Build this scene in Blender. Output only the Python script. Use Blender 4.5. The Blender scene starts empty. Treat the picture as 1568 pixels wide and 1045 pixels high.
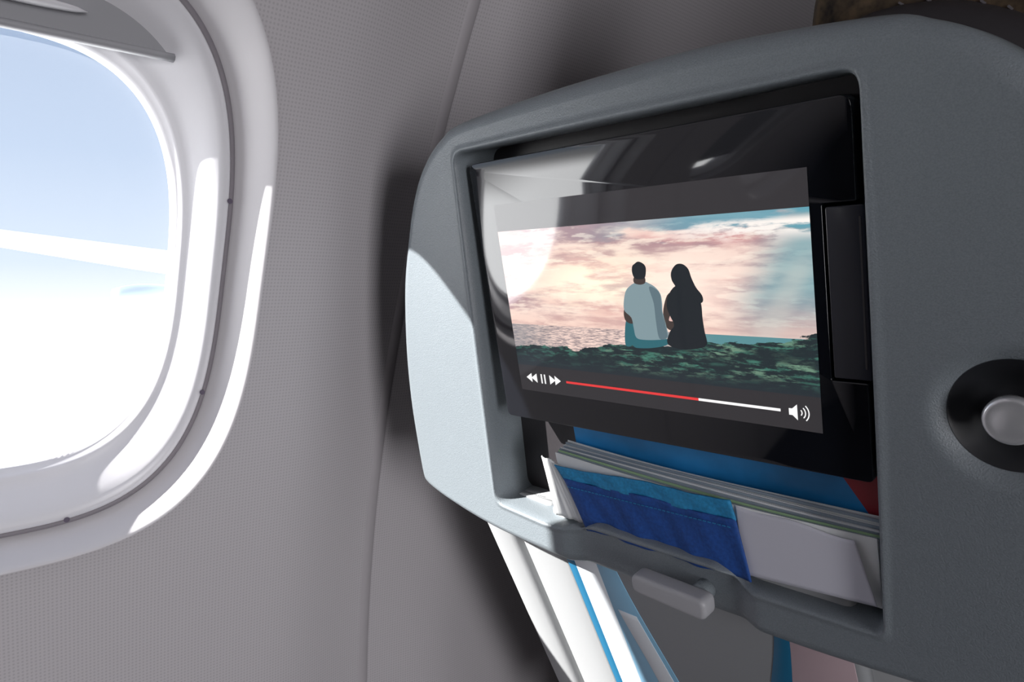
import bpy, bmesh, math, random
from mathutils import Vector, Matrix, Euler
random.seed(4)
H = 1.15                                   # seated eye height above the cabin floor
sc = bpy.context.scene
sc.view_settings.view_transform = 'Standard'
sc.view_settings.look = 'None'

# ------------------------------------------------------------------ materials
def new_mat(name):
    m = bpy.data.materials.new(name); m.use_nodes = True
    nt = m.node_tree
    return m, nt, nt.nodes['Principled BSDF']
def mat(name, col, rough=0.5, metal=0.0, spec=0.5, noise=0, var=0.0, bump=0, bdist=0.0003, emis=None, es=1.0, coat=0, ior=1.5):
    m, nt, p = new_mat(name)
    p.inputs['Base Color'].default_value = (*col, 1)
    p.inputs['Roughness'].default_value = rough
    p.inputs['Metallic'].default_value = metal
    p.inputs['Specular IOR Level'].default_value = spec
    p.inputs['Coat Weight'].default_value = coat
    p.inputs['IOR'].default_value = ior
    if noise:
        tc = nt.nodes.new('ShaderNodeTexCoord'); n = nt.nodes.new('ShaderNodeTexNoise')
        n.inputs['Scale'].default_value = noise; n.inputs['Detail'].default_value = 3
        nt.links.new(tc.outputs['Object'], n.inputs['Vector'])
        if var:
            r = nt.nodes.new('ShaderNodeMapRange')
            r.inputs[1].default_value = 0.3; r.inputs[2].default_value = 0.7
            r.inputs[3].default_value = 1-var; r.inputs[4].default_value = 1+var
            nt.links.new(n.outputs['Fac'], r.inputs[0])
            vm = nt.nodes.new('ShaderNodeVectorMath'); vm.operation = 'SCALE'
            vm.inputs[0].default_value = col
            nt.links.new(r.outputs[0], vm.inputs['Scale'])
            nt.links.new(vm.outputs[0], p.inputs['Base Color'])
        if bump:
            b = nt.nodes.new('ShaderNodeBump'); b.inputs['Strength'].default_value = bump
            b.inputs['Distance'].default_value = bdist
            nt.links.new(n.outputs['Fac'], b.inputs['Height']); nt.links.new(b.outputs[0], p.inputs['Normal'])
    if emis:
        p.inputs['Emission Color'].default_value = (*emis, 1); p.inputs['Emission Strength'].default_value = es
    return m

M_shroud = mat('grey_moulded_plastic', (0.195, 0.222, 0.242), 0.36, noise=1300, bump=0.65, bdist=0.00045, var=0.10)
M_hookd = mat('dish_shade_black', (0.016, 0.017, 0.020), 0.4)  # near-black, the shadow inside the hook dish put into the colour
M_dark = mat('dark_recess_plastic', (0.24, 0.26, 0.23), 0.5, noise=600, bump=0.2)
M_bezel = mat('glossy_black_bezel', (0.006, 0.007, 0.010), 0.05, ior=1.7)
M_reader = mat('satin_black_plastic', (0.012, 0.014, 0.022), 0.2)
M_chrome = mat('brushed_metal', (0.85, 0.86, 0.88), 0.25, metal=0.65, noise=300, bump=0.1)
M_latch = mat('latch_plastic', (0.42, 0.42, 0.44), 0.38, noise=900, bump=0.3)
M_fabric = mat('dark_mottled_fabric', (0.060, 0.040, 0.022), 0.85, noise=140, var=0.9, bump=0.6, bdist=0.001)
M_leather = mat('dark_leather', (0.03, 0.027, 0.03), 0.45, noise=300, bump=0.4)
M_thread = mat('stitching_thread', (0.14, 0.13, 0.14), 0.8)
M_lower = mat('light_grey_seat_plastic', (0.42, 0.43, 0.44), 0.45, noise=700, bump=0.3)
M_tray = mat('tray_table_plastic', (0.30, 0.31, 0.32), 0.45, noise=900, bump=0.3)
M_frame = mat('window_frame_plastic', (0.74, 0.73, 0.76), 0.35)
M_gasket = mat('window_gasket', (0.24, 0.22, 0.24), 0.6)
M_screw = mat('screw_head', (0.10, 0.08, 0.12), 0.5)
M_shade = mat('window_shade_plastic', (0.34, 0.34, 0.36), 0.5)
M_shell = mat('cabin_lining', (0.30, 0.28, 0.29), 0.7, noise=4, var=0.05)
M_rear = mat('cabin_rear_lining', (0.09, 0.075, 0.075), 0.7, noise=4, var=0.05)
M_carpet = mat('cabin_carpet', (0.03, 0.032, 0.045), 0.95, noise=250, var=0.3, bump=0.5, bdist=0.002)
M_trim = mat('trim_strip_plastic', (0.47, 0.44, 0.46), 0.5)
M_wing = mat('painted_aluminium', (0.55, 0.60, 0.67), 0.5)
M_wingd = mat('fairing_paint', (0.20, 0.27, 0.36), 0.6)

# cabin wall: fine embossed dot grid
def wall_mat():
    m, nt, p = new_mat('embossed_wall_panel')
    p.inputs['Roughness'].default_value = 0.55
    tc = nt.nodes.new('ShaderNodeTexCoord'); mp = nt.nodes.new('ShaderNodeMapping')
    mp.inputs['Scale'].default_value = (0, 1, 1)
    v = nt.nodes.new('ShaderNodeTexVoronoi'); v.inputs['Scale'].default_value = 360; v.inputs['Randomness'].default_value = 0
    nt.links.new(tc.outputs['Object'], mp.inputs[0]); nt.links.new(mp.outputs[0], v.inputs['Vector'])
    r = nt.nodes.new('ShaderNodeMapRange'); r.inputs[1].default_value = 0.12; r.inputs[2].default_value = 0.38
    nt.links.new(v.outputs['Distance'], r.inputs[0])
    mx = nt.nodes.new('ShaderNodeMix'); mx.data_type = 'RGBA'
    mx.inputs[6].default_value = (0.46, 0.435, 0.455, 1); mx.inputs[7].default_value = (0.57, 0.54, 0.56, 1)
    nt.links.new(r.outputs[0], mx.inputs[0]); nt.links.new(mx.outputs[2], p.inputs['Base Color'])
    b = nt.nodes.new('ShaderNodeBump'); b.inputs['Strength'].default_value = 0.12; b.inputs['Distance'].default_value = 0.0003
    nt.links.new(r.outputs[0], b.inputs['Height']); nt.links.new(b.outputs[0], p.inputs['Normal'])
    return m
M_wall = wall_mat()
M_wallrim = mat('sun_lightened_wall_rim', (0.66, 0.64, 0.66), 0.5)  # smooth and paler than the wall, helping the sunlit band by colour

def glass_mat():
    m, nt, p = new_mat('scuffed_window_acrylic')
    nt.nodes.remove(p)
    t = nt.nodes.new('ShaderNodeBsdfTransparent'); t.inputs[0].default_value = (0.98, 0.99, 1, 1)
    g = nt.nodes.new('ShaderNodeBsdfGlossy'); g.inputs['Roughness'].default_value = 0.05
    h = nt.nodes.new('ShaderNodeBsdfTranslucent'); h.inputs[0].default_value = (0.95, 0.97, 1, 1)
    mx = nt.nodes.new('ShaderNodeMixShader'); mx.inputs[0].default_value = 0.04
    m2 = nt.nodes.new('ShaderNodeMixShader'); m2.inputs[0].default_value = 0.06
    nt.links.new(t.outputs[0], mx.inputs[1]); nt.links.new(g.outputs[0], mx.inputs[2])
    nt.links.new(mx.outputs[0], m2.inputs[1]); nt.links.new(h.outputs[0], m2.inputs[2])
    nt.links.new(m2.outputs[0], nt.nodes['Material Output'].inputs[0])
    return m
M_glass = glass_mat()

# ------------------------------------------------------------------ mesh helpers
def empty(name, loc=(0, 0, 0)):
    e = bpy.data.objects.new(name, None); sc.collection.objects.link(e)
    e.location = loc; e.empty_display_size = 0.05
    return e
def mesh(name, vs, fs, m, parent=None, smooth=True, bevel=0, seg=3, mats=None, fm=None):
    me = bpy.data.meshes.new(name); me.from_pydata([tuple(v) for v in vs], [], fs)
    for mm in (mats or [m]): me.materials.append(mm)
    if fm:
        for p, i in zip(me.polygons, fm): p.material_index = i
    bm = bmesh.new(); bm.from_mesh(me); bmesh.ops.recalc_face_normals(bm, faces=bm.faces); bm.to_mesh(me); bm.free()
    for p in me.polygons: p.use_smooth = smooth
    o = bpy.data.objects.new(name, me); sc.collection.objects.link(o)
    if parent:
        o.parent = parent
        o.matrix_parent_inverse = Matrix.Translation(parent.location).inverted()
    if bevel:
        b = o.modifiers.new('bevel', 'BEVEL'); b.width = bevel; b.segments = seg; b.limit_method = 'ANGLE'; b.angle_limit = math.radians(40)
        b.harden_normals = False
    return o
def loft(name, rings, m, parent=None, cap0=False, cap1=False, fm_fn=None, mats=None, smooth=True):
    n = len(rings[0]); vs = [p for r in rings for p in r]; fs = []; fm = []
    for i in range(len(rings)-1):
        for j in range(n):
            k = (j+1) % n
            fs.append((i*n+j, i*n+k, (i+1)*n+k, (i+1)*n+j)); fm.append(fm_fn(i) if fm_fn else 0)
    if cap0: fs.append(tuple(range(n))); fm.append(fm_fn(0) if fm_fn else 0)
    if cap1: fs.append(tuple((len(rings)-1)*n+j for j in range(n))); fm.append(fm_fn(len(rings)-2) if fm_fn else 0)
    return mesh(name, vs, fs, m, parent, smooth, mats=mats, fm=fm)
def round_poly(pts, rad, n=8):
    out = []; L = len(pts)
    for i in range(L):
        a = Vector(pts[i-1]); b = Vector(pts[i]); c = Vector(pts[(i+1) % L])
        r = rad[i] if isinstance(rad, (list, tuple)) else rad
        if r <= 0: out.append(tuple(b)); continue
        d1 = (a-b).normalized(); d2 = (c-b).normalized(); ang = d1.angle(d2)
        t = min(r/math.tan(ang/2), (a-b).length*0.49, (c-b).length*0.49)
        p0 = b+d1*t; p2 = b+d2*t
        for k in range(n+1):
            s = k/n; out.append(tuple(p0*(1-s)**2+b*2*s*(1-s)+p2*s*s))
    return out
def catmull(pts, n=8, closed=True):
    out = []; L = len(pts)
    for i in range(L if closed else L-1):
        g = lambda k: Vector(pts[k % L]) if closed else Vector(pts[max(0, min(L-1, k))])
        p0, p1, p2, p3 = g(i-1), g(i), g(i+1), g(i+2)
        for k in range(n):
            t = k/n
            out.append(tuple(0.5*((2*p1)+(-p0+p2)*t+(2*p0-5*p1+4*p2-p3)*t*t+(-p0+3*p1-3*p2+p3)*t**3)))
    if not closed: out.append(tuple(pts[-1]))
    return out
def radial(poly, c, ang):
    dx, dy = math.cos(ang), math.sin(ang); best = 0
    L = len(poly)
    for i in range(L):
        x1, y1 = poly[i][0]-c[0], poly[i][1]-c[1]; x2, y2 = poly[(i+1) % L][0]-c[0], poly[(i+1) % L][1]-c[1]
        ex, ey = x2-x1, y2-y1; den = dx*ey-dy*ex
        if abs(den) < 1e-12: continue
        t = (x1*ey-y1*ex)/den; s = (x1*dy-y1*dx)/den
        if t > 0 and -1e-9 <= s <= 1+1e-9: best = max(best, t)
    return best
def box(name, c, s, m, parent=None, bevel=0.0, rot=None, seg=3):
    x, y, z = [k/2 for k in s]
    vs = [Vector((i*x, j*y, k*z)) for i in (-1, 1) for j in (-1, 1) for k in (-1, 1)]
    if rot: R = Euler(rot).to_matrix(); vs = [R @ v for v in vs]
    vs = [v+Vector(c) for v in vs]
    fs = [(0, 1, 3, 2), (4, 6, 7, 5), (0, 4, 5, 1), (2, 3, 7, 6), (0, 2, 6, 4), (1, 5, 7, 3)]
    return mesh(name, vs, fs, m, parent, bevel > 0, bevel, seg)
def smooth01(a, b, x):
    t = max(0, min(1, (x-a)/(b-a))); return t*t*(3-2*t)

# ------------------------------------------------------------------ camera
cam = bpy.data.cameras.new('camera'); co = bpy.data.objects.new('camera', cam); sc.collection.objects.link(co)
cam.sensor_width = 36; cam.lens = 25.23; cam.clip_start = 0.01; cam.clip_end = 500
R = Vector((0.6877, 0.7260, -0.0002)).normalized(); B = Vector((0.724, -0.6857, 0.076)); B = (B-R*B.dot(R)).normalized(); U = B.cross(R)
co.matrix_world = Matrix(((R.x, U.x, B.x, 0), (R.y, U.y, B.y, 0), (R.z, U.z, B.z, H), (0, 0, 0, 1)))
sc.camera = co

# ------------------------------------------------------------------ cabin side wall (curved fuselage profile)
def wallx(z):
    if z < -0.497: z = -0.497
    a = z+0.076
    if z <= 0.45: return -0.575+0.3046*a+0.3617*a*a
    a0 = 0.526; return -0.575+0.3046*a0+0.3617*a0*a0+(0.3046+0.7234*a0)*(z-0.45)
PITCH = 0.632; HALF = PITCH/2; ZC = 0.012; ZB, ZT = -1.15, 0.52
def sup(hw, hh, ang, p):
    return 1/((abs(math.cos(ang))/hw)**p+(abs(math.sin(ang))/hh)**p)**(1/p)
def wp(yc, y, z, d):
    e = abs(y-yc); off = 0.016*smooth01(0.205, 0.312, e)
    return Vector((wallx(z)-off-d, y, z+H))
def build_bay(idx, yc, shade_z):
    N = 240
    hw = HALF-0.004
    corners = [math.atan2(z-ZC, y) for y in (-hw, hw) for z in (ZB, ZT)]
    angs = [2*math.pi*i/N-math.pi for i in range(N)]
    for c in corners:
        j = min(range(N), key=lambda i: abs(angs[i]-c)); angs[j] = c
    def rect_r(a):
        dx, dz = math.cos(a), math.sin(a); r = 1e9
        if abs(dx) > 1e-9: r = min(r, hw/abs(dx))
        if dz > 1e-9: r = min(r, (ZT-ZC)/dz)
        if dz < -1e-9: r = min(r, (ZB-ZC)/dz)
        return r
    def ring(w_, h_, d, p):
        out = []
        for a in angs:
            r = sup(w_, h_, a, p); out.append(wp(yc, yc+r*math.cos(a), ZC+r*math.sin(a), d))
        return out
    rings = []
    for k in range(26):
        f = 1-k/25; f = f**1.3
        rr = []
        for a in angs:
            r0 = sup(0.1705, 0.2175, a, 3.0); r1 = rect_r(a); r = r0+(r1-r0)*f
            rr.append(wp(yc, yc+r*math.cos(a), ZC+r*math.sin(a), 0))
        rings.append(rr)
    # flared mouth sinking toward the window frame
    for g, d in [(0.1698, -0.0002), (0.1690, -0.0002), (0.1680, 0.0004), (0.1668, 0.0018), (0.1650, 0.0048), (0.1620, 0.0108), (0.1588, 0.0180), (0.1552, 0.0255), (0.1525, 0.0306), (0.1505, 0.0332)]:
        rings.append(ring(g, g+0.047, d, 3.0))
    rings.append(ring(0.1500, 0.1970, 0.045, 3.0))
    wall = loft('wall_left' if idx == 0 else 'wall_left.%03d' % idx, rings, M_wall, mats=[M_wall, M_wallrim], fm_fn=lambda i: 1 if i >= 27 else 0)
    win = empty('window_%d' % (idx+1), (wallx(0), yc, H))
    E = 0.024
    g = [ring(0.1505, 0.1975, E+0.010, 3.0), ring(0.1502, 0.1972, E+0.006, 3.0), ring(0.1468, 0.1938, E+0.006, 3.0), ring(0.1465, 0.1935, E+0.014, 3.0)]
    loft('gasket', g, M_gasket, win)
    fr = [(0.1470, 0.1940, E+0.012, 3), (0.1470, 0.1940, E+0.0065, 3), (0.1455, 0.1925, E+0.0045, 3), (0.142, 0.189, E+0.0045, 3), (0.1385, 0.184, E+0.008, 3.0),
          (0.1355, 0.179, E+0.013, 2.95), (0.1325, 0.173, E+0.019, 2.9), (0.129, 0.166, E+0.026, 2.85), (0.126, 0.160, E+0.031, 2.8), (0.1235, 0.157, E+0.032, 2.8),
          (0.122, 0.155, E+0.034, 2.8), (0.1205, 0.152, E+0.038, 2.8), (0.119, 0.150, E+0.039, 2.8), (0.119, 0.150, E+0.050, 2.8), (0.138, 0.176, 0.08, 2.8)]
    loft('reveal', [ring(*f) for f in fr], M_frame, win)
    loft('pane', [ring(0.1195, 0.1505, E+0.042, 2.8)], M_glass, win, cap0=True)
    # outer skin around the opening keeps daylight out of the wall cavity
    ro = [ring(0.134, 0.175, 0.081, 2.8)]
    rr = []
    for a in angs:
        r = rect_r(a); rr.append(wp(yc, yc+r*math.cos(a), ZC+r*math.sin(a), 0.081))
    ro.append(rr); loft('outer_skin', ro, M_frame, win)
    for a in (-0.62, 0.35, -1.35, 2.6, -2.5):
        r = sup(0.1465, 0.1935, a, 3.0); c = wp(yc, yc+r*math.cos(a), ZC+r*math.sin(a), E+0.0030)
        vs = []
        for k in range(12):
            t = k*math.pi/6; vs.append(c+Vector((0, 0.0021*math.cos(t), 0.0021*math.sin(t))))
        mesh('screw', vs, [tuple(range(12))], M_screw, win, False)
    # pull-down shade, partly lowered, with a lip and grab handle
    vs = []; fs = []
    top = ZC+0.174; zs = [shade_z+(top-shade_z)*i/10 for i in range(11)]
    ys = [-0.138+0.276*i/20 for i in range(21)]
    def half_at(z):
        q = abs(z-ZC)/0.176
        return 0.131*max(0.02, (1-min(0.999, q)**2.9))**(1/2.9)
    for side in (0, 1):
        for z in zs:
            hwz = half_at(z)
            for y in ys: vs.append(wp(yc, yc+y/0.138*hwz, z, 0.043+0.003*side))
    n = len(ys); L = len(zs)
    for s_ in (0, 1):
        for i in range(L-1):
            for j in range(n-1):
                o_ = s_*L*n; fs.append((o_+i*n+j, o_+i*n+j+1, o_+(i+1)*n+j+1, o_+(i+1)*n+j))
    for j in range(n-1): fs.append((j, j+1, L*n+j+1, L*n+j))
    mesh('shade', vs, fs, M_shade, win, True)
    hz = half_at(shade_z)
    rl = []
    for i in range(25):
        y = yc-hz+2*hz*i/24; c = wp(yc, y, shade_z, 0.041)
        rl.append([c+Vector((0.0045*math.cos(t*math.pi/4), 0, 0.003*math.sin(t*math.pi/4))) for t in range(8)])
    loft('shade_lip', rl, M_shade, win, True, True)
    rl = []
    for i in range(17):
        f = i/16; y = yc-0.045+0.09*f; c = wp(yc, y, shade_z+0.014, 0.037)
        q = max(0.05, math.sin(math.pi*f)**0.4)
        rl.append([c+Vector((0.006*q*math.cos(t*math.pi/4), 0, 0.003*q*math.sin(t*math.pi/4))) for t in range(8)])
    loft('shade_handle', rl, M_frame, win, True, True)
    return wall, win
build_bay(0, 0.08, 0.156)
build_bay(1, 0.08-PITCH, -0.09)
build_bay(2, 0.08+PITCH, -0.138)
# trim strips over the panel joints
def strip(idx, y):
    vs = []; fs = []; zs = [ZB+(ZT-ZB)*i/60 for i in range(61)]
    prof = [(-0.0075, 0.0185), (-0.0062, 0.0168), (0.0062, 0.0168), (0.0075, 0.0185)]
    for z in zs:
        for (dy, d) in prof: vs.append(Vector((wallx(z)-d+0.001, y+dy*0.9, z+H)))
    for i in range(60):
        for j in range(3): fs.append((i*4+j, i*4+j+1, (i+1)*4+j+1, (i+1)*4+j))
    mesh('trim_%d' % idx, vs, fs, M_trim)
for i, y in enumerate((0.08-HALF-PITCH, 0.08-HALF, 0.08+HALF, 0.08+HALF+PITCH)): strip(i+1, y)
# plain forward / aft wall runs
def plain(name, y0, y1):
    vs = []; fs = []; zs = [ZB+(ZT-ZB)*i/60 for i in range(61)]
    for z in zs:
        for y in (y0, y1): vs.append(Vector((wallx(z)-0.016, y, z+H)))
    for i in range(60): fs.append((i*2, i*2+1, i*2+3, i*2+2))
    mesh(name, vs, fs, M_wall)
plain('wall_left_forward', 0.08+HALF+PITCH+0.005, 3.2)
plain('wall_left_aft', -2.2, 0.08-HALF-PITCH-0.005)
XR = 2.2
def slab(name, x0, x1, y0, y1, z0, z1, m):
    return box(name, ((x0+x1)/2, (y0+y1)/2, (z0+z1)/2), (x1-x0, y1-y0, z1-z0), m)
slab('floor', -0.80, XR, -2.2, 3.2, -0.06, 0.0, M_carpet)
slab('ceiling', -0.42, XR, -2.2, 3.2, H+0.52, H+0.58, M_shell)
slab('wall_right', XR, XR+0.05, -2.2, 3.2, -0.06, H+0.58, M_shell)
slab('wall_back', -0.80, XR+0.05, -2.25, -2.2, -0.06, H+0.58, M_rear)
slab('wall_front', -0.80, XR+0.05, 3.2, 3.25, -0.06, H+0.58, M_rear)

# ------------------------------------------------------------------ the seat in front
seat = empty('airplane_seat', (-0.247, 0.50, 0.0))
O = Vector((-0.3758, 0.316, 0.0815+H)); TH = math.radians(12)
D = Vector((0, math.sin(TH), -math.cos(TH))); NW = Vector((0, -math.cos(TH), -math.sin(TH)))
def S(u, v, w=0.0): return O+Vector((u, 0, 0))+D*v+NW*w      # u right, v down the back, w toward the rear passenger
def prism(name, pts, w0, w1, m, bevel=0.0, parent=seat, seg=3):
    n = len(pts)
    vs = [S(p[0], p[1], w0) for p in pts]+[S(p[0], p[1], w1) for p in pts]
    fs = [tuple(range(n)), tuple(range(2*n-1, n-1, -1))]+[(i, (i+1) % n, n+(i+1) % n, n+i) for i in range(n)]
    return mesh(name, vs, fs, m, parent, bevel > 0, bevel, seg)

MC = 0.129
left = [(-0.002, -0.0275), (-0.022, -0.0215), (-0.040, -0.0115), (-0.057, 0.004), (-0.072, 0.025), (-0.085, 0.049), (-0.100, 0.08), (-0.112, 0.117), (-0.120, 0.15), (-0.1255, 0.187), (-0.1275, 0.225)]
lo = [(-0.1275, 0.252), (-0.124, 0.258), (-0.114, 0.262), (-0.09, 0.268), (-0.04, 0.277), (0.02, 0.2825), (0.08, 0.2845)]
outer = left+lo
full = [(u, v) for u, v in outer]+[(2*MC-u, v) for u, v in reversed(outer)]+[(MC+0.06, -0.0335), (MC, -0.0335), (MC-0.06, -0.0320)]
outer_c = catmull(full, 6)
inner = [(-0.0055, -0.0085), (0.2545, -0.0085), (0.2545, 0.2545), (0.186, 0.2545), (0.178, 0.2535), (0.163, 0.2455), (0.074, 0.2440), (0.058, 0.2525), (0.034, 0.2545), (-0.0225, 0.2500)]
inner_c = round_poly(inner, [0.010, 0.009, 0.006, 0.0, 0.006, 0.01, 0.01, 0.006, 0.0, 0.009], 7)
C = (0.122, 0.125); NA = 720
angs = [2*math.pi*i/NA for i in range(NA)]
rin = [radial(inner_c, C, a) for a in angs]; rout = [radial(outer_c, C, a) for a in angs]
HK = (0.3075, 0.1365)
def face_w(u, v):
    w = 0.0060
    w -= 0.004*max(0, (-0.02-u)/0.11)**2 + 0.004*max(0, (u-2*MC-0.02)/0.11)**2
    r = math.hypot(u-HK[0], v-HK[1]); w -= 0.014*(1-smooth01(0.010, 0.033, r))
    q = smooth01(0.040, 0.058, u)*(1-smooth01(0.172, 0.190, u))*smooth01(0.2475, 0.254, v)
    w -= 0.0065*q
    return w
rings = []
def addring(fn):
    rr = []
    for i, a in enumerate(angs):
        r, dw, absolute = fn(i); u = C[0]+r*math.cos(a); v = C[1]+r*math.sin(a)
        rr.append(S(u, v, dw if absolute else face_w(u, v)+dw))
    rings.append(rr)
for d, w in [(0.0004, -0.036), (0.0002, -0.02), (0, -0.008), (0, 0.0)]: addring(lambda i: (rin[i]+d, w, True))
for d, dw in [(0.0003, -0.003), (0.0010, -0.0003), (0.0020, 0.0011), (0.0034, 0.0012), (0.005, 0.0003), (0.0075, 0.0)]: addring(lambda i: (rin[i]+d, dw, False))
for k in range(1, 64):
    f = k/64; addring(lambda i: (rin[i]+0.0075+(rout[i]-0.0095-rin[i]-0.0075)*f, 0, False))
for d, dw in [(-0.0095, 0), (-0.0062, -0.0008), (-0.0034, -0.0024), (-0.0012, -0.0048), (0, -0.0080), (0, -0.013)]: addring(lambda i: (rout[i]+d, dw, False))
addring(lambda i: (rout[i]-0.001, -0.026, True)); addring(lambda i: (rout[i]-0.006, -0.030, True)); addring(lambda i: (rin[i]+0.004, -0.036, True))
loft('back_shroud', rings, M_shroud, seat)
prism('recess_back', [(-0.03, -0.014), (0.262, -0.014), (0.262, 0.262), (-0.03, 0.262)], -0.037, -0.034, M_dark)
def disc_loft(name, uc, vc, prof, m, n=48):
    return loft(name, [[S(uc+r*math.cos(2*math.pi*i/n), vc+r*math.sin(2*math.pi*i/n), w) for i in range(n)] for r, w in prof], m, seat, True, True)
dish = []
for k in range(16):
    r = 0.0005+0.0235*k/15
    dish.append([S(HK[0]+r*math.cos(2*math.pi*i/96), HK[1]+r*math.sin(2*math.pi*i/96), face_w(HK[0]+r*math.cos(2*math.pi*i/96), HK[1]+r*math.sin(2*math.pi*i/96))+0.0005) for i in range(96)])
loft('coat_hook_dish_shade', dish, M_hookd, seat, True)  # dark skin over the moulded dish, painting in its shadow
disc_loft('coat_hook_stem', HK[0], HK[1], [(0.0055, -0.010), (0.0055, 0.006)], M_hookd)
disc_loft('coat_hook_knob', HK[0], HK[1], [(0.007, 0.001), (0.0090, 0.002), (0.0100, 0.004), (0.0102, 0.0070), (0.0096, 0.0083), (0.0086, 0.0089), (0.0080, 0.0087), (0.005, 0.0094), (0.001, 0.0097)], M_chrome)
# monitor
bez = round_poly([(-0.0005, 0.0), (0.2495, 0.0), (0.2495, 0.0455), (0.2345, 0.0455), (0.2345, 0.129), (0.2510, 0.129), (0.2515, 0.1785), (-0.001, 0.1785)],
                 [0.006, 0.006, 0.0008, 0.001, 0.001, 0.0008, 0.003, 0.004], 6)
prism('monitor_bezel', bez, -0.016, 0.0, M_bezel, 0.0008)
prism('card_reader', round_poly([(0.2360, 0.0470), (0.2530, 0.0470), (0.2535, 0.1275), (0.2360, 0.1275)], 0.0012, 5), -0.016, 0.0004, M_reader, 0.0005)
prism('card_slot', [(0.2505, 0.052), (0.2514, 0.052), (0.2514, 0.122), (0.2505, 0.122)], 0.0002, 0.0006, M_bezel)

# ---- display picture (a flat lit picture on the screen)
K = 0.000439
du0, du1, dv0, dv1 = 42*K, 521.5*K, 65*K, 357*K
def screen_mat():
    m, nt, p = new_mat('lit_display_picture'); nd = nt.nodes; ln = nt.links
    def M(op, a, b=None, c=None, clamp=False):
        n = nd.new('ShaderNodeMath'); n.operation = op; n.use_clamp = clamp
        for i, x in enumerate((a, b, c)):
            if x is None: continue
            if isinstance(x, (int, float)): n.inputs[i].default_value = x
            else: ln.new(x, n.inputs[i])
        return n.outputs[0]
    def MR(x, a, b, c=0.0, d=1.0, sm=True):
        n = nd.new('ShaderNodeMapRange'); n.interpolation_type = 'SMOOTHSTEP' if sm else 'LINEAR'
        for i, q in enumerate((a, b, c, d)): n.inputs[i+1].default_value = q
        ln.new(x, n.inputs[0]); return n.outputs[0]
    def MX(f, a, b):
        n = nd.new('ShaderNodeMix'); n.data_type = 'RGBA'
        if isinstance(f, (int, float)): n.inputs[0].default_value = f
        else: ln.new(f, n.inputs[0])
        for i, q in ((6, a), (7, b)):
            if isinstance(q, tuple): n.inputs[i].default_value = (*q, 1)
            else: ln.new(q, n.inputs[i])
        return n.outputs[2]
    uv = nd.new('ShaderNodeUVMap'); sp = nd.new('ShaderNodeSeparateXYZ'); ln.new(uv.outputs[0], sp.inputs[0])
    s, t = sp.outputs[0], sp.outputs[1]
    def noise(sx, sy, sc_, det=5, seed=0, dist=0.0, rough=0.5):
        mp = nd.new('ShaderNodeMapping'); mp.inputs['Scale'].default_value = (sx, sy, 1); mp.inputs['Location'].default_value = (seed, seed*0.7, seed)
        n = nd.new('ShaderNodeTexNoise'); n.inputs['Scale'].default_value = sc_; n.inputs['Detail'].default_value = det; n.inputs['Distortion'].default_value = dist
        n.inputs['Roughness'].default_value = rough
        ln.new(uv.outputs[0], mp.inputs[0]); ln.new(mp.outputs[0], n.inputs['Vector']); return n.outputs['Fac']
    n1 = noise(1.9, 6.0, 2.8, 8, 3.1, 0.1, 0.58); n2 = noise(1.0, 3.2, 2.2, 4, 9.7, 0.3); n6 = noise(3.5, 11, 2.6, 7, 7.7, 0.1, 0.55)
    # sky
    sky = MX(MR(n1, 0.38, 0.60), (0.48, 0.29, 0.31), (1.0, 0.78, 0.68))
    sky = MX(MR(n2, 0.43, 0.62, 0, 0.65), sky, (0.80, 0.38, 0.36))
    sky = MX(MR(n6, 0.52, 0.62, 0, 0.65), sky, (1.05, 0.88, 0.76))
    dx = M('SUBTRACT', s, 0.36); dy = M('MULTIPLY', M('SUBTRACT', t, 0.40), 1.8)
    rr = M('SQRT', M('ADD', M('MULTIPLY', dx, dx), M('MULTIPLY', dy, dy)))
    glow = MR(rr, 0.02, 0.40, 1, 0)
    sky = MX(M('MULTIPLY', glow, MR(n1, 0.36, 0.54, 0.40, 1)), sky, (1.25, 1.08, 0.84))
    dx = M('SUBTRACT', s, 0.66); dy = M('MULTIPLY', M('SUBTRACT', t, 0.44), 1.1)
    rr = M('SQRT', M('ADD', M('MULTIPLY', dx, dx), M('MULTIPLY', dy, dy)))
    sky = MX(MR(rr, 0.0, 0.24, 0.9, 0), sky, (1.2, 0.96, 0.82))
    low = MR(t, 0.50, 0.63)
    sky = MX(M('MULTIPLY', low, 0.5), sky, (1.0, 0.66, 0.54))
    # slanted light ray on the teal side
    ray = M('SUBTRACT', s, M('MULTIPLY', M('SUBTRACT', 0.63, t), 0.35))
    teal = M('MULTIPLY', MR(M('ADD', ray, M('MULTIPLY', M('SUBTRACT', n2, 0.5), 0.12)), 0.70, 0.86), MR(t, 0.64, 0.42, 0.30, 1))
    sky = MX(M('MULTIPLY', teal, 0.80), sky, (0.12, 0.38, 0.44))
    beam = M('MULTIPLY', MR(ray, 0.82, 0.87), MR(ray, 0.93, 0.88)); beam = M('MULTIPLY', beam, MR(t, 0.25, 0.4))
    sky = MX(M('MULTIPLY', beam, 0.4), sky, (0.70, 0.68, 0.62))
    topb = MR(M('ADD', t, M('MULTIPLY', M('SUBTRACT', n1, 0.5), 0.22)), 0.215, 0.17)
    sky = MX(M('MULTIPLY', topb, MR(s, 0.25, 0.80, 0.10, 0.9)), sky, (0.10, 0.36, 0.46))
    wc = M('MULTIPLY', MR(n1, 0.42, 0.52), MR(s, 0.55, 0.8)); wc = M('MULTIPLY', wc, MR(t, 0.27, 0.2)); wc = M('MULTIPLY', wc, MR(t, 0.155, 0.185))
    sky = MX(wc, sky, (1.05, 0.98, 0.92))
    # sea
    n3 = noise(6, 60, 8, 3, 1.2); sea = MX(MR(n3, 0.42, 0.58), (0.32, 0.25, 0.26), (1.05, 0.78, 0.68))
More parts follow.
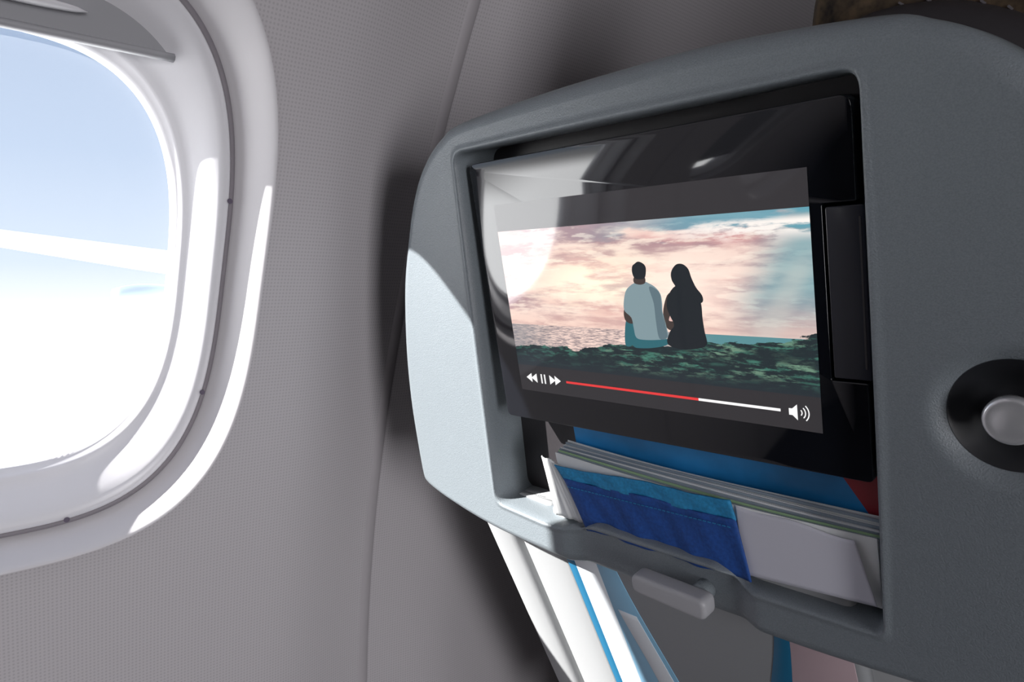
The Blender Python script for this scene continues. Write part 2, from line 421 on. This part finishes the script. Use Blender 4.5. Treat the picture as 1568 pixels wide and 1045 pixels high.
    sea = MX(MR(s, 0.25, 0.0, 0, 0.6), sea, (0.18, 0.22, 0.25))
    sea = MX(MR(s, 0.5, 0.75), sea, (0.10, 0.28, 0.31))
    col = MX(M('GREATER_THAN', t, 0.63), sky, sea)
    # rock foreground
    rp = nd.new('ShaderNodeValToRGB'); ln.new(s, rp.inputs[0]); els = rp.color_ramp.elements
    els[0].position = 0; els[0].color = (0.765,)*3+(1,); els[1].position = 1; els[1].color = (0.615,)*3+(1,)
    for q, v_ in ((0.12, .735), (0.28, .745), (0.42, .70), (0.62, .695), (0.72, .665), (0.85, .66)):
        e = els.new(q); e.color = (v_, v_, v_, 1)
    n4 = noise(3.5, 8, 3.0, 8, 5.5, 0, 0.6); n5 = noise(4, 11, 4.5, 9, 2.2, 0.2, 0.74); n7 = noise(1.5, 4, 3, 3, 12.3)
    line = M('ADD', rp.outputs[0], M('MULTIPLY', M('SUBTRACT', n4, 0.5), 0.10))
    rock = MX(MR(n5, 0.48, 0.62), (0.004, 0.016, 0.020), (0.05, 0.19, 0.14))
    rock = MX(M('MULTIPLY', M('MULTIPLY', MR(n4, 0.50, 0.62), MR(n5, 0.46, 0.56)), MR(s, 0.20, 0.45)), rock, (0.16, 0.29, 0.20))
    rock = MX(MR(n7, 0.50, 0.38, 0, 0.85), rock, (0.004, 0.016, 0.020))
    rock = MX(MR(t, 0.76, 0.855), rock, (0.008, 0.018, 0.024))
    col = MX(M('GREATER_THAN', t, line), col, rock)
    bars = M('MAXIMUM', M('LESS_THAN', t, 0.138), M('GREATER_THAN', t, 0.856))
    col = MX(bars, col, (0.022, 0.020, 0.022))
    ln.new(col, p.inputs['Emission Color']); p.inputs['Emission Strength'].default_value = 0.95
    p.inputs['Base Color'].default_value = (0.02, 0.02, 0.022, 1); p.inputs['Roughness'].default_value = 0.05; p.inputs['IOR'].default_value = 1.7
    return m
M_scr = screen_mat()
me = bpy.data.meshes.new('display_picture')
me.from_pydata([S(du0, dv0, 0.0002), S(du1, dv0, 0.0002), S(du1, dv1, 0.0002), S(du0, dv1, 0.0002)], [], [(3, 2, 1, 0)])
uvl = me.uv_layers.new(name='UVMap')
for li, q in zip(me.polygons[0].loop_indices, ((0, 1), (1, 1), (1, 0), (0, 0))): uvl.data[li].uv = q
me.materials.append(M_scr); o = bpy.data.objects.new('display_picture', me); sc.collection.objects.link(o); o.parent = seat
o.matrix_parent_inverse = Matrix.Translation(seat.location).inverted()

def art(x, y):   # artwork units of the movie still -> display surface
    return ((321+0.985*x-0.13*y)*K, (218.6-0.02*x+(0.865-0.0006*x)*y)*K)
def flat(name, pts, m, w=0.0004, sm=4, conv=art, closed=True):
    q = catmull(pts, sm) if sm else pts
    q = [conv(*p) for p in q]
    return mesh(name, [S(a, b, w) for a, b in q], [tuple(range(len(q)))], m, seat, False)
def em(name, c, s=1.0):
    return mat(name, (0.01, 0.01, 0.01), 0.05, ior=1.7, emis=c, es=s)
E_black = em('picture_silhouette', (0.004, 0.009, 0.013)); E_shirt = em('picture_shirt', (0.22, 0.31, 0.34)); E_shirt2 = em('picture_shirt_shade', (0.11, 0.17, 0.20))
E_jean = em('picture_jeans', (0.02, 0.13, 0.16)); E_skin = em('picture_skin', (0.05, 0.035, 0.03)); E_white = em('picture_white', (1, 1, 1)); E_red = em('picture_red', (0.80, 0.04, 0.04))
A = lambda pts: [(x-1010, y-470) for x, y in pts]
# man
flat('picture_man_jeans', A([(958, 486), (969, 488), (974, 500), (978, 515), (1000, 516), (1024, 517), (1024, 526), (1000, 531), (975, 531), (968, 527), (963, 529), (956, 526), (955, 505)]), E_jean, 0.00035)
flat('picture_man_arm', A([(955, 468), (962, 470), (964, 482), (972, 487), (974, 492), (964, 493), (956, 488), (953, 478)]), E_skin, 0.0004)
flat('picture_man_shirt', A([(972, 431), (985, 429), (994, 432), (1004, 438), (1012, 448), (1015, 462), (1016, 475), (1021, 492), (1025, 514), (1010, 518), (985, 518), (974, 514), (970, 500), (966, 484), (955, 474), (953, 462), (956, 445), (962, 437)]), E_shirt, 0.00045)
flat('picture_man_shirt_fold', A([(994, 438), (1004, 440), (1012, 450), (1015, 475), (1022, 500), (1024, 514), (1012, 516), (1006, 490), (1002, 462)]), E_shirt2, 0.0005)
flat('picture_man_neck', A([(971, 422), (986, 422), (988, 431), (980, 434), (970, 431)]), E_skin, 0.00048)
flat('picture_man_head', A([(967, 407), (971, 403), (976, 400), (983, 402), (988, 407), (989, 415), (987, 424), (979, 426), (971, 424), (967, 416)]), E_black, 0.0005)
# woman
flat('picture_woman_arm', A([(1022, 450), (1030, 446), (1030, 460), (1028, 478), (1026, 488), (1034, 490), (1040, 497), (1030, 503), (1022, 498), (1018, 486), (1017, 470)]), E_skin, 0.00045)
flat('picture_woman_dress', A([(1034, 436), (1050, 434), (1064, 446), (1072, 462), (1075, 484), (1079, 505), (1083, 524), (1072, 531), (1050, 533), (1030, 528), (1024, 520), (1028, 505), (1034, 495), (1027, 480), (1022, 466), (1024, 450)]), E_black, 0.0005)
flat('picture_woman_hair', A([(1029, 411), (1035, 404), (1044, 404), (1052, 411), (1057, 424), (1064, 438), (1073, 450), (1074, 460), (1064, 462), (1050, 456), (1038, 446), (1034, 436), (1029, 428), (1027, 419)]), E_black, 0.00055)
# playback controls
un = lambda x, y: (x*K, y*K)
def tri(name, x, s_): flat(name, [(x-6*s_, 335-7.5), (x-6*s_, 335+7.5), (x+6*s_, 335)], E_white, 0.0004, 0, un)
tri('icon_rewind_a', 63, -1); tri('icon_rewind_b', 74, -1); tri('icon_forward_a', 113, 1); tri('icon_forward_b', 124, 1)
for x in (90, 97): flat('icon_pause', [(x-1.4, 327.5), (x+1.4, 327.5), (x+1.4, 342.5), (x-1.4, 342.5)], E_white, 0.0004, 0, un)
flat('progress_played', [(141, 333.6), (366, 333.6), (366, 337), (141, 337)], E_red, 0.0004, 0, un)
flat('progress_remaining', [(366, 333.6), (474, 333.6), (474, 337), (366, 337)], E_white, 0.0004, 0, un)
flat('icon_speaker', [(484, 331.5), (488, 331.5), (494, 326), (494, 345), (488, 339.5), (484, 339.5)], E_white, 0.0004, 0, un)
for r in (5, 9, 13):
    pts = [(495+r*math.cos(a*0.1), 335.5+r*math.sin(a*0.1)) for a in range(-8, 9)]
    pts += [(495+(r-1.3)*math.cos(a*0.1), 335.5+(r-1.3)*math.sin(a*0.1)) for a in range(8, -9, -1)]
    flat('icon_sound_wave', pts, E_white, 0.0004, 0, un)

# ------------------------------------------------------------------ pocket contents
M_blue = mat('magazine_blue_cover', (0.02, 0.22, 0.52), 0.3, noise=30, var=0.2)
M_redc = mat('magazine_red_cover', (0.32, 0.03, 0.04), 0.35)
M_page = mat('page_white', (0.78, 0.80, 0.80), 0.6); M_pageg = mat('page_green', (0.35, 0.52, 0.30), 0.6); M_pageb = mat('page_grey_blue', (0.30, 0.36, 0.42), 0.6)
M_cyan = mat('pocket_light_blue_fabric', (0.02, 0.25, 0.50), 0.7, noise=500, bump=0.5, var=0.2)
M_royal = mat('pocket_royal_blue_fabric', (0.012, 0.07, 0.30), 0.7, noise=500, bump=0.5, var=0.2)
M_card = mat('card_white', (0.62, 0.62, 0.69), 0.5)
mag = empty('magazine', S(0.14, 0.22, -0.015))
prism('cover', [(0.042, 0.150), (0.2525, 0.150), (0.2525, 0.249), (0.046, 0.249)], -0.0205, -0.0195, M_blue, parent=mag)
prism('cover_red_panel', [(0.217, 0.170), (0.2523, 0.170), (0.2523, 0.235), (0.243, 0.208)], -0.0194, -0.0192, M_redc, parent=mag)
mg2 = empty('magazine.001', S(0.14, 0.225, -0.005))
sheets = 18
for i in range(sheets):
    w = -0.016+0.0135*i/(sheets-1); mm = M_pageg if i in (14, 5) else (M_pageb if i % 2 == 1 and i < 17 else M_page)
    n = 24; pts = []
    for k in range(n+1):
        f = k/n; u = 0.0395+0.212*f
        top = 0.1975+0.0007*math.sin(i*1.7)+0.0003*i+0.010*f*(1-0.3*f)
        pts.append((u+0.0005*math.sin(i), top+0.0006*math.sin(f*5+i*0.3), w+0.002*math.sin(f*3.1)))
    vv = []; ff = []
    for (u, v, ww) in pts: vv += [S(u, v, ww), S(u, 0.249, ww*0.7-0.004), S(u, 0.249, ww*0.7-0.0046), S(u, v, ww-0.0005)]
    for k in range(n):
        for j in range(4): ff.append((k*4+j, k*4+(j+1) % 4, (k+1)*4+(j+1) % 4, (k+1)*4+j))
    mesh('sheet', vv, ff, mm, mg2, False)
def cloth(name, tl, tr, br, bl, m, w0, wav=0.0015, nu=60, nv=16, parent=seat, thick=0.0012, wt=None):
    vs = []; fs = []
    for s_ in (0, 1):
        for j in range(nv+1):
            for i in range(nu+1):
                a, b = i/nu, j/nv
                u = (tl[0]*(1-a)+tr[0]*a)*(1-b)+(bl[0]*(1-a)+br[0]*a)*b; v = (tl[1]*(1-a)+tr[1]*a)*(1-b)+(bl[1]*(1-a)+br[1]*a)*b
                w = w0+(wt or 0)*(1-b)+wav*math.sin(a*17+b*2)*(0.3+b)+wav*0.5*math.sin(a*41-b*3)
                v += 0.0008*math.sin(a*9)*(1-b)
                vs.append(S(u, v, w-s_*thick))
    n = (nu+1)*(nv+1)
    for s_ in (0, 1):
        for j in range(nv):
            for i in range(nu):
                k = s_*n+j*(nu+1)+i; fs.append((k, k+1, k+nu+2, k+nu+1))
    for i in range(nu):
        fs.append((i, i+1, n+i+1, n+i)); k = nv*(nu+1)+i; fs.append((k, k+1, n+k+1, n+k))
    for j in range(nv):
        k = j*(nu+1); fs.append((k, k+nu+1, n+k+nu+1, n+k)); k += nu; fs.append((k, k+nu+1, n+k+nu+1, n+k))
    return mesh(name, vs, fs, m, parent, True)
st = empty('fabric_strap', S(0.11, 0.22, 0.002))
cloth('strap_light_band', (0.040, 0.2095), (0.1745, 0.2045), (0.1775, 0.2165), (0.048, 0.2185), M_cyan, 0.0015, 0.0006, parent=st)
cloth('strap_dark_band', (0.0475, 0.2175), (0.1772, 0.2155), (0.184, 0.2525), (0.064, 0.2525), M_royal, 0.0020, 0.0009, parent=st, wt=0)
for k in range(40):
    f = k/40; u = 0.052+0.124*f; v = 0.2222-0.0022*f
    prism('stitch', [(u, v), (u+0.002, v), (u+0.002, v+0.0004), (u, v+0.0004)], 0.0032, 0.0036, M_cyan, parent=st)
cd = empty('paper_card', S(0.21, 0.22, 0.0))
cloth('card', (0.1765, 0.2080), (0.2410, 0.2115), (0.2505, 0.2450), (0.178, 0.2500), M_card, 0.0, 0.0, parent=cd, thick=0.0006, wt=-0.0005)
pl = empty('folded_paper', S(0.04, 0.22, 0.0))
cloth('paper', (0.0265, 0.2060), (0.0410, 0.2095), (0.0640, 0.2500), (0.0330, 0.2500), M_page, -0.0005, 0.0004, parent=pl)

# tray latch
cu, cv = 0.1385, 0.2680
pts = round_poly([(cu-0.0260, cv-0.0080), (cu+0.0260, cv-0.0065), (cu+0.0260, cv+0.0075), (cu-0.0260, cv+0.0045)], [0.0055, 0.005, 0.006, 0.005], 8)
prism('tray_latch', pts, 0.0085, 0.0215, M_latch, 0.003, seg=5)
disc_loft('latch_pivot', cu+0.014, cv, [(0.0062, -0.004), (0.0062, 0.010)], M_shroud, 24)

# ------------------------------------------------------------------ lower seat back with stowed tray
def low_w(v): return -0.010-0.27*max(0, v-0.265) if v < 0.62 else -0.010-0.27*0.355
def lowpanel(name, ul, ur, v0, v1, off, m, thick=0.008, rnd=0.004, parent=seat, n=30):
    rings = []
    for k in range(n+1):
        v = v0+(v1-v0)*k/n; a, b = ul(v), ur(v); w = low_w(v)+off
        prof = [(a, w-thick), (a, w-rnd), (a+rnd*0.3, w-rnd*0.3), (a+rnd, w), (b-rnd, w), (b-rnd*0.3, w-rnd*0.3), (b, w-rnd), (b, w-thick)]
        rings.append([S(p[0], v, p[1]) for p in prof])
    return loft(name, rings, m, parent, True, True)
lowpanel('side_bolster_trim_l', lambda v: -0.082, lambda v: -0.044, 0.25, 0.62, -0.004, M_lower, 0.03, 0.008)
lowpanel('side_bolster_trim_r', lambda v: 0.302, lambda v: 0.340, 0.25, 0.62, -0.004, M_lower, 0.03, 0.008)
lowpanel('lower_back_panel', lambda v: -0.040, lambda v: 0.298, 0.25, 0.62, -0.006, M_lower, 0.03, 0.004)
lowpanel('tray_surround_l', lambda v: -0.034, lambda v: 0.016, 0.25, 0.56, -0.002, M_lower, 0.006)
lowpanel('tray_table', lambda v: 0.022, lambda v: 0.236, 0.25, 0.50, 0.004, M_tray, 0.010, 0.004)
M_stb = mat('sticker_light_blue', (0.30, 0.58, 0.80), 0.3); M_stw = mat('sticker_white', (0.82, 0.86, 0.90), 0.3); M_std = mat('sticker_deep_blue', (0.02, 0.16, 0.30), 0.3); M_stp = mat('sticker_pink', (0.62, 0.47, 0.50), 0.4)
lowpanel('sticker_edge', lambda v: 0.023, lambda v: 0.031, 0.255, 0.49, 0.0044, M_std, 0.0006, 0.0002)
lowpanel('sticker_white', lambda v: 0.031, lambda v: 0.054, 0.255, 0.49, 0.0044, M_stw, 0.0006, 0.0002)
lowpanel('sticker_blue', lambda v: 0.054, lambda v: 0.070+0.036*smooth01(0.26, 0.46, v), 0.255, 0.49, 0.0044, M_stb, 0.0006, 0.0002)
lowpanel('sticker_swoosh', lambda v: 0.056+0.02*smooth01(0.3, 0.42, v), lambda v: 0.066+0.034*smooth01(0.26, 0.46, v), 0.33, 0.49, 0.0047, M_stw, 0.0003, 0.0001)
lowpanel('sticker_blue_r', lambda v: 0.190-0.03*smooth01(0.26, 0.42, v), lambda v: 0.198-0.018*smooth01(0.26, 0.42, v), 0.255, 0.49, 0.0044, M_std, 0.0006, 0.0002)
lowpanel('sticker_pink', lambda v: 0.198-0.018*smooth01(0.26, 0.42, v), lambda v: 0.232, 0.255, 0.49, 0.0044, M_stp, 0.0006, 0.0002)

# cushioned front of the backrest, head rest, piping, base
def cushion(name, fn, prof, m):
    rr = []
    for d, w in prof: rr.append([S(C[0]+(fn(i)+d)*math.cos(angs[i]), C[1]+(fn(i)+d)*math.sin(angs[i]), w) for i in range(0, NA, 4)])
    return loft(name, rr, m, seat, True, True)
def fr(i):
    a = math.degrees(angs[i]); a = a if a < 180 else a-360   # -90 = top
    k = smooth01(-62, -50, a)*(1-smooth01(-5, 20, a))
    return rout[i]-0.012+0.019*k
cushion('backrest_cushion', fr, [(-0.02, -0.028), (-0.006, -0.030), (0.0, -0.036), (0.002, -0.05), (0.002, -0.075), (-0.006, -0.095), (-0.03, -0.105)], M_leather)
for i in range(4, 716, 5):
    a = math.degrees(angs[i]); a = a if a < 180 else a-360
    if -52 < a < 10:
        r = fr(i)+0.0022; t = Vector((-math.sin(angs[i]), math.cos(angs[i])))
        c = (C[0]+r*math.cos(angs[i]), C[1]+r*math.sin(angs[i]))
        q = [(c[0]+t.x*s1*0.0012+math.cos(angs[i])*s2*0.0004, c[1]+t.y*s1*0.0012+math.sin(angs[i])*s2*0.0004) for s1, s2 in ((-1, -1), (1, -1), (1, 1), (-1, 1))]
        prism('stitch', q, -0.049, -0.047, M_thread)
hd = catmull([(0.21, 0.03), (0.205, -0.02), (0.212, -0.06), (0.235, -0.10), (0.29, -0.12), (0.35, -0.11), (0.385, -0.07), (0.39, -0.01), (0.37, 0.04), (0.29, 0.06)], 6)
hc = (0.297, -0.03)
rr = []
for s_, w in [(0.7, -0.048), (0.9, -0.052), (0.98, -0.062), (1.0, -0.08), (1.0, -0.11), (0.95, -0.128), (0.7, -0.14)]:
    rr.append([S(hc[0]+(p[0]-hc[0])*s_, hc[1]+(p[1]-hc[1])*s_, w) for p in hd])
loft('headrest', rr, M_fabric, seat, True, True)
prism('backrest_lower_cushion', round_poly([(-0.08, 0.24), (0.338, 0.24), (0.335, 0.70), (-0.077, 0.70)], 0.03, 6), -0.19, -0.128, M_leather, 0.015)
box('seat_cushion', (-0.247, 0.80, H-0.68), (0.43, 0.50, 0.12), M_leather, seat, 0.035, seg=5)
box('seat_pan', (-0.247, 0.78, H-0.765), (0.40, 0.46, 0.06), M_dark, seat, 0.012)
for x in (-0.39, -0.10):
    box('leg', (x, 0.62, (H-0.79)/2), (0.035, 0.05, H-0.79), M_chrome, seat, 0.006)
    box('leg', (x, 0.96, (H-0.79)/2), (0.035, 0.05, H-0.79), M_chrome, seat, 0.006)
    box('floor_rail', (x, 0.79, 0.012), (0.05, 0.46, 0.024), M_chrome, seat, 0.005)

# the other seats of the same row
skip = ('picture', 'icon', 'progress', 'stitch', 'sticker')
src = [o for o in seat.children if not o.name.startswith(skip)]
for n_, dx in enumerate((0.525, 1.05)):
    e2 = empty('airplane_seat', seat.location+Vector((dx, 0, 0)))
    for o in src:
        if o.name.startswith('display'): continue
        c = bpy.data.objects.new(o.name, o.data); sc.collection.objects.link(c); c.parent = e2
        c.matrix_parent_inverse = o.matrix_parent_inverse.copy()
        for md in o.modifiers:
            b = c.modifiers.new('bevel', 'BEVEL'); b.width = md.width; b.segments = md.segments; b.limit_method = 'ANGLE'; b.angle_limit = md.angle_limit

# ------------------------------------------------------------------ aircraft wing outside
wing = empty('airplane_wing', (-8, 2.4, H+0.1))
def section(x, y, z, chord, th):
    pr = []
    for k in range(24):
        a = 2*math.pi*k/24; cx = 0.5+0.5*math.cos(a)
        pr.append(Vector((x, y-chord/2+chord*cx, z+H+th*math.sin(a)*(0.35+0.65*(1-cx)))))
    return pr
loft('wing_panel', [section(-5.5, 3.3, 0.03, 1.6, 0.12), section(-8, 2.7, 0.27, 1.3, 0.14), section(-12, 1.9, 0.66, 1.0, 0.15), section(-16, 1.2, 1.05, 0.7, 0.16)], M_wing, wing, True, True)
rg = []
for k in range(13):
    f = k/12; r = 0.11*math.sin(math.pi*min(1, 0.08+0.92*f))**0.4+0.005
    rg.append([Vector((-7.2, 1.85+0.65*f, H-0.09))+Vector((r*math.cos(a*math.pi/8), 0, r*math.sin(a*math.pi/8))) for a in range(16)])
loft('flap_fairing', rg, M_wingd, wing, True, True)

# ------------------------------------------------------------------ light
w = bpy.data.worlds.new('sky'); sc.world = w; w.use_nodes = True; nt = w.node_tree; bg = nt.nodes['Background']
tc = nt.nodes.new('ShaderNodeTexCoord'); sp = nt.nodes.new('ShaderNodeSeparateXYZ'); rp = nt.nodes.new('ShaderNodeValToRGB'); mr = nt.nodes.new('ShaderNodeMapRange')
mr.inputs[1].default_value = -0.2; mr.inputs[2].default_value = 0.4
nt.links.new(tc.outputs['Generated'], sp.inputs[0]); nt.links.new(sp.outputs[2], mr.inputs[0]); nt.links.new(mr.outputs[0], rp.inputs[0]); nt.links.new(rp.outputs[0], bg.inputs[0])
e = rp.color_ramp.elements
e[0].position = 0.0; e[0].color = (1, 1, 1, 1); e[1].position = 1.0; e[1].color = (0.18, 0.27, 0.44, 1)
for q, c in ((0.26, (1, 1, 1)), (0.31, (0.66, 0.71, 0.78)), (0.38, (0.46, 0.56, 0.70)), (0.60, (0.29, 0.40, 0.58))):
    x = e.new(q); x.color = (*c, 1)
ms = nt.nodes.new('ShaderNodeMapRange'); ms.interpolation_type = 'SMOOTHSTEP'
for i, q in enumerate((-0.12, -0.035, 7.0, 1.15)): ms.inputs[i+1].default_value = q
nt.links.new(sp.outputs[2], ms.inputs[0]); nt.links.new(ms.outputs[0], bg.inputs[1])
sd = bpy.data.lights.new('sun', 'SUN'); sd.energy = 18; sd.angle = math.radians(0.8); sd.color = (1, 0.97, 0.93)
so = bpy.data.objects.new('sun', sd); sc.collection.objects.link(so)
so.rotation_euler = Vector((1, 1.65, -1.15)).to_track_quat('-Z', 'Y').to_euler(); so.location = (-3, -3, 4)
def area(name, loc, tgt, e_, sx, sy, col=(1, 1, 1), spread=180):
    l = bpy.data.lights.new(name, 'AREA'); l.shape = 'RECTANGLE'; l.size = sx; l.size_y = sy; l.energy = e_; l.color = col; l.spread = math.radians(spread)
    o = bpy.data.objects.new(name, l); sc.collection.objects.link(o); o.location = loc
    o.rotation_euler = (Vector(tgt)-Vector(loc)).to_track_quat('-Z', 'Y').to_euler(); return o
area('overhead_fill_light', (0.8, -1.2, H+0.48), (-0.4, 0.2, H-0.1), 3.6, 0.5, 1.0, (1, 0.95, 0.97))  # added interior fill lamp, no fixture modelled
area('side_fill_light', (2.1, -0.45, H-0.18), (-0.5, -0.12, H-0.18), 6.6, 0.5, 1.1, (0.98, 0.97, 1), 80)  # added fill lamp for the side wall; no window stands here
print('built')
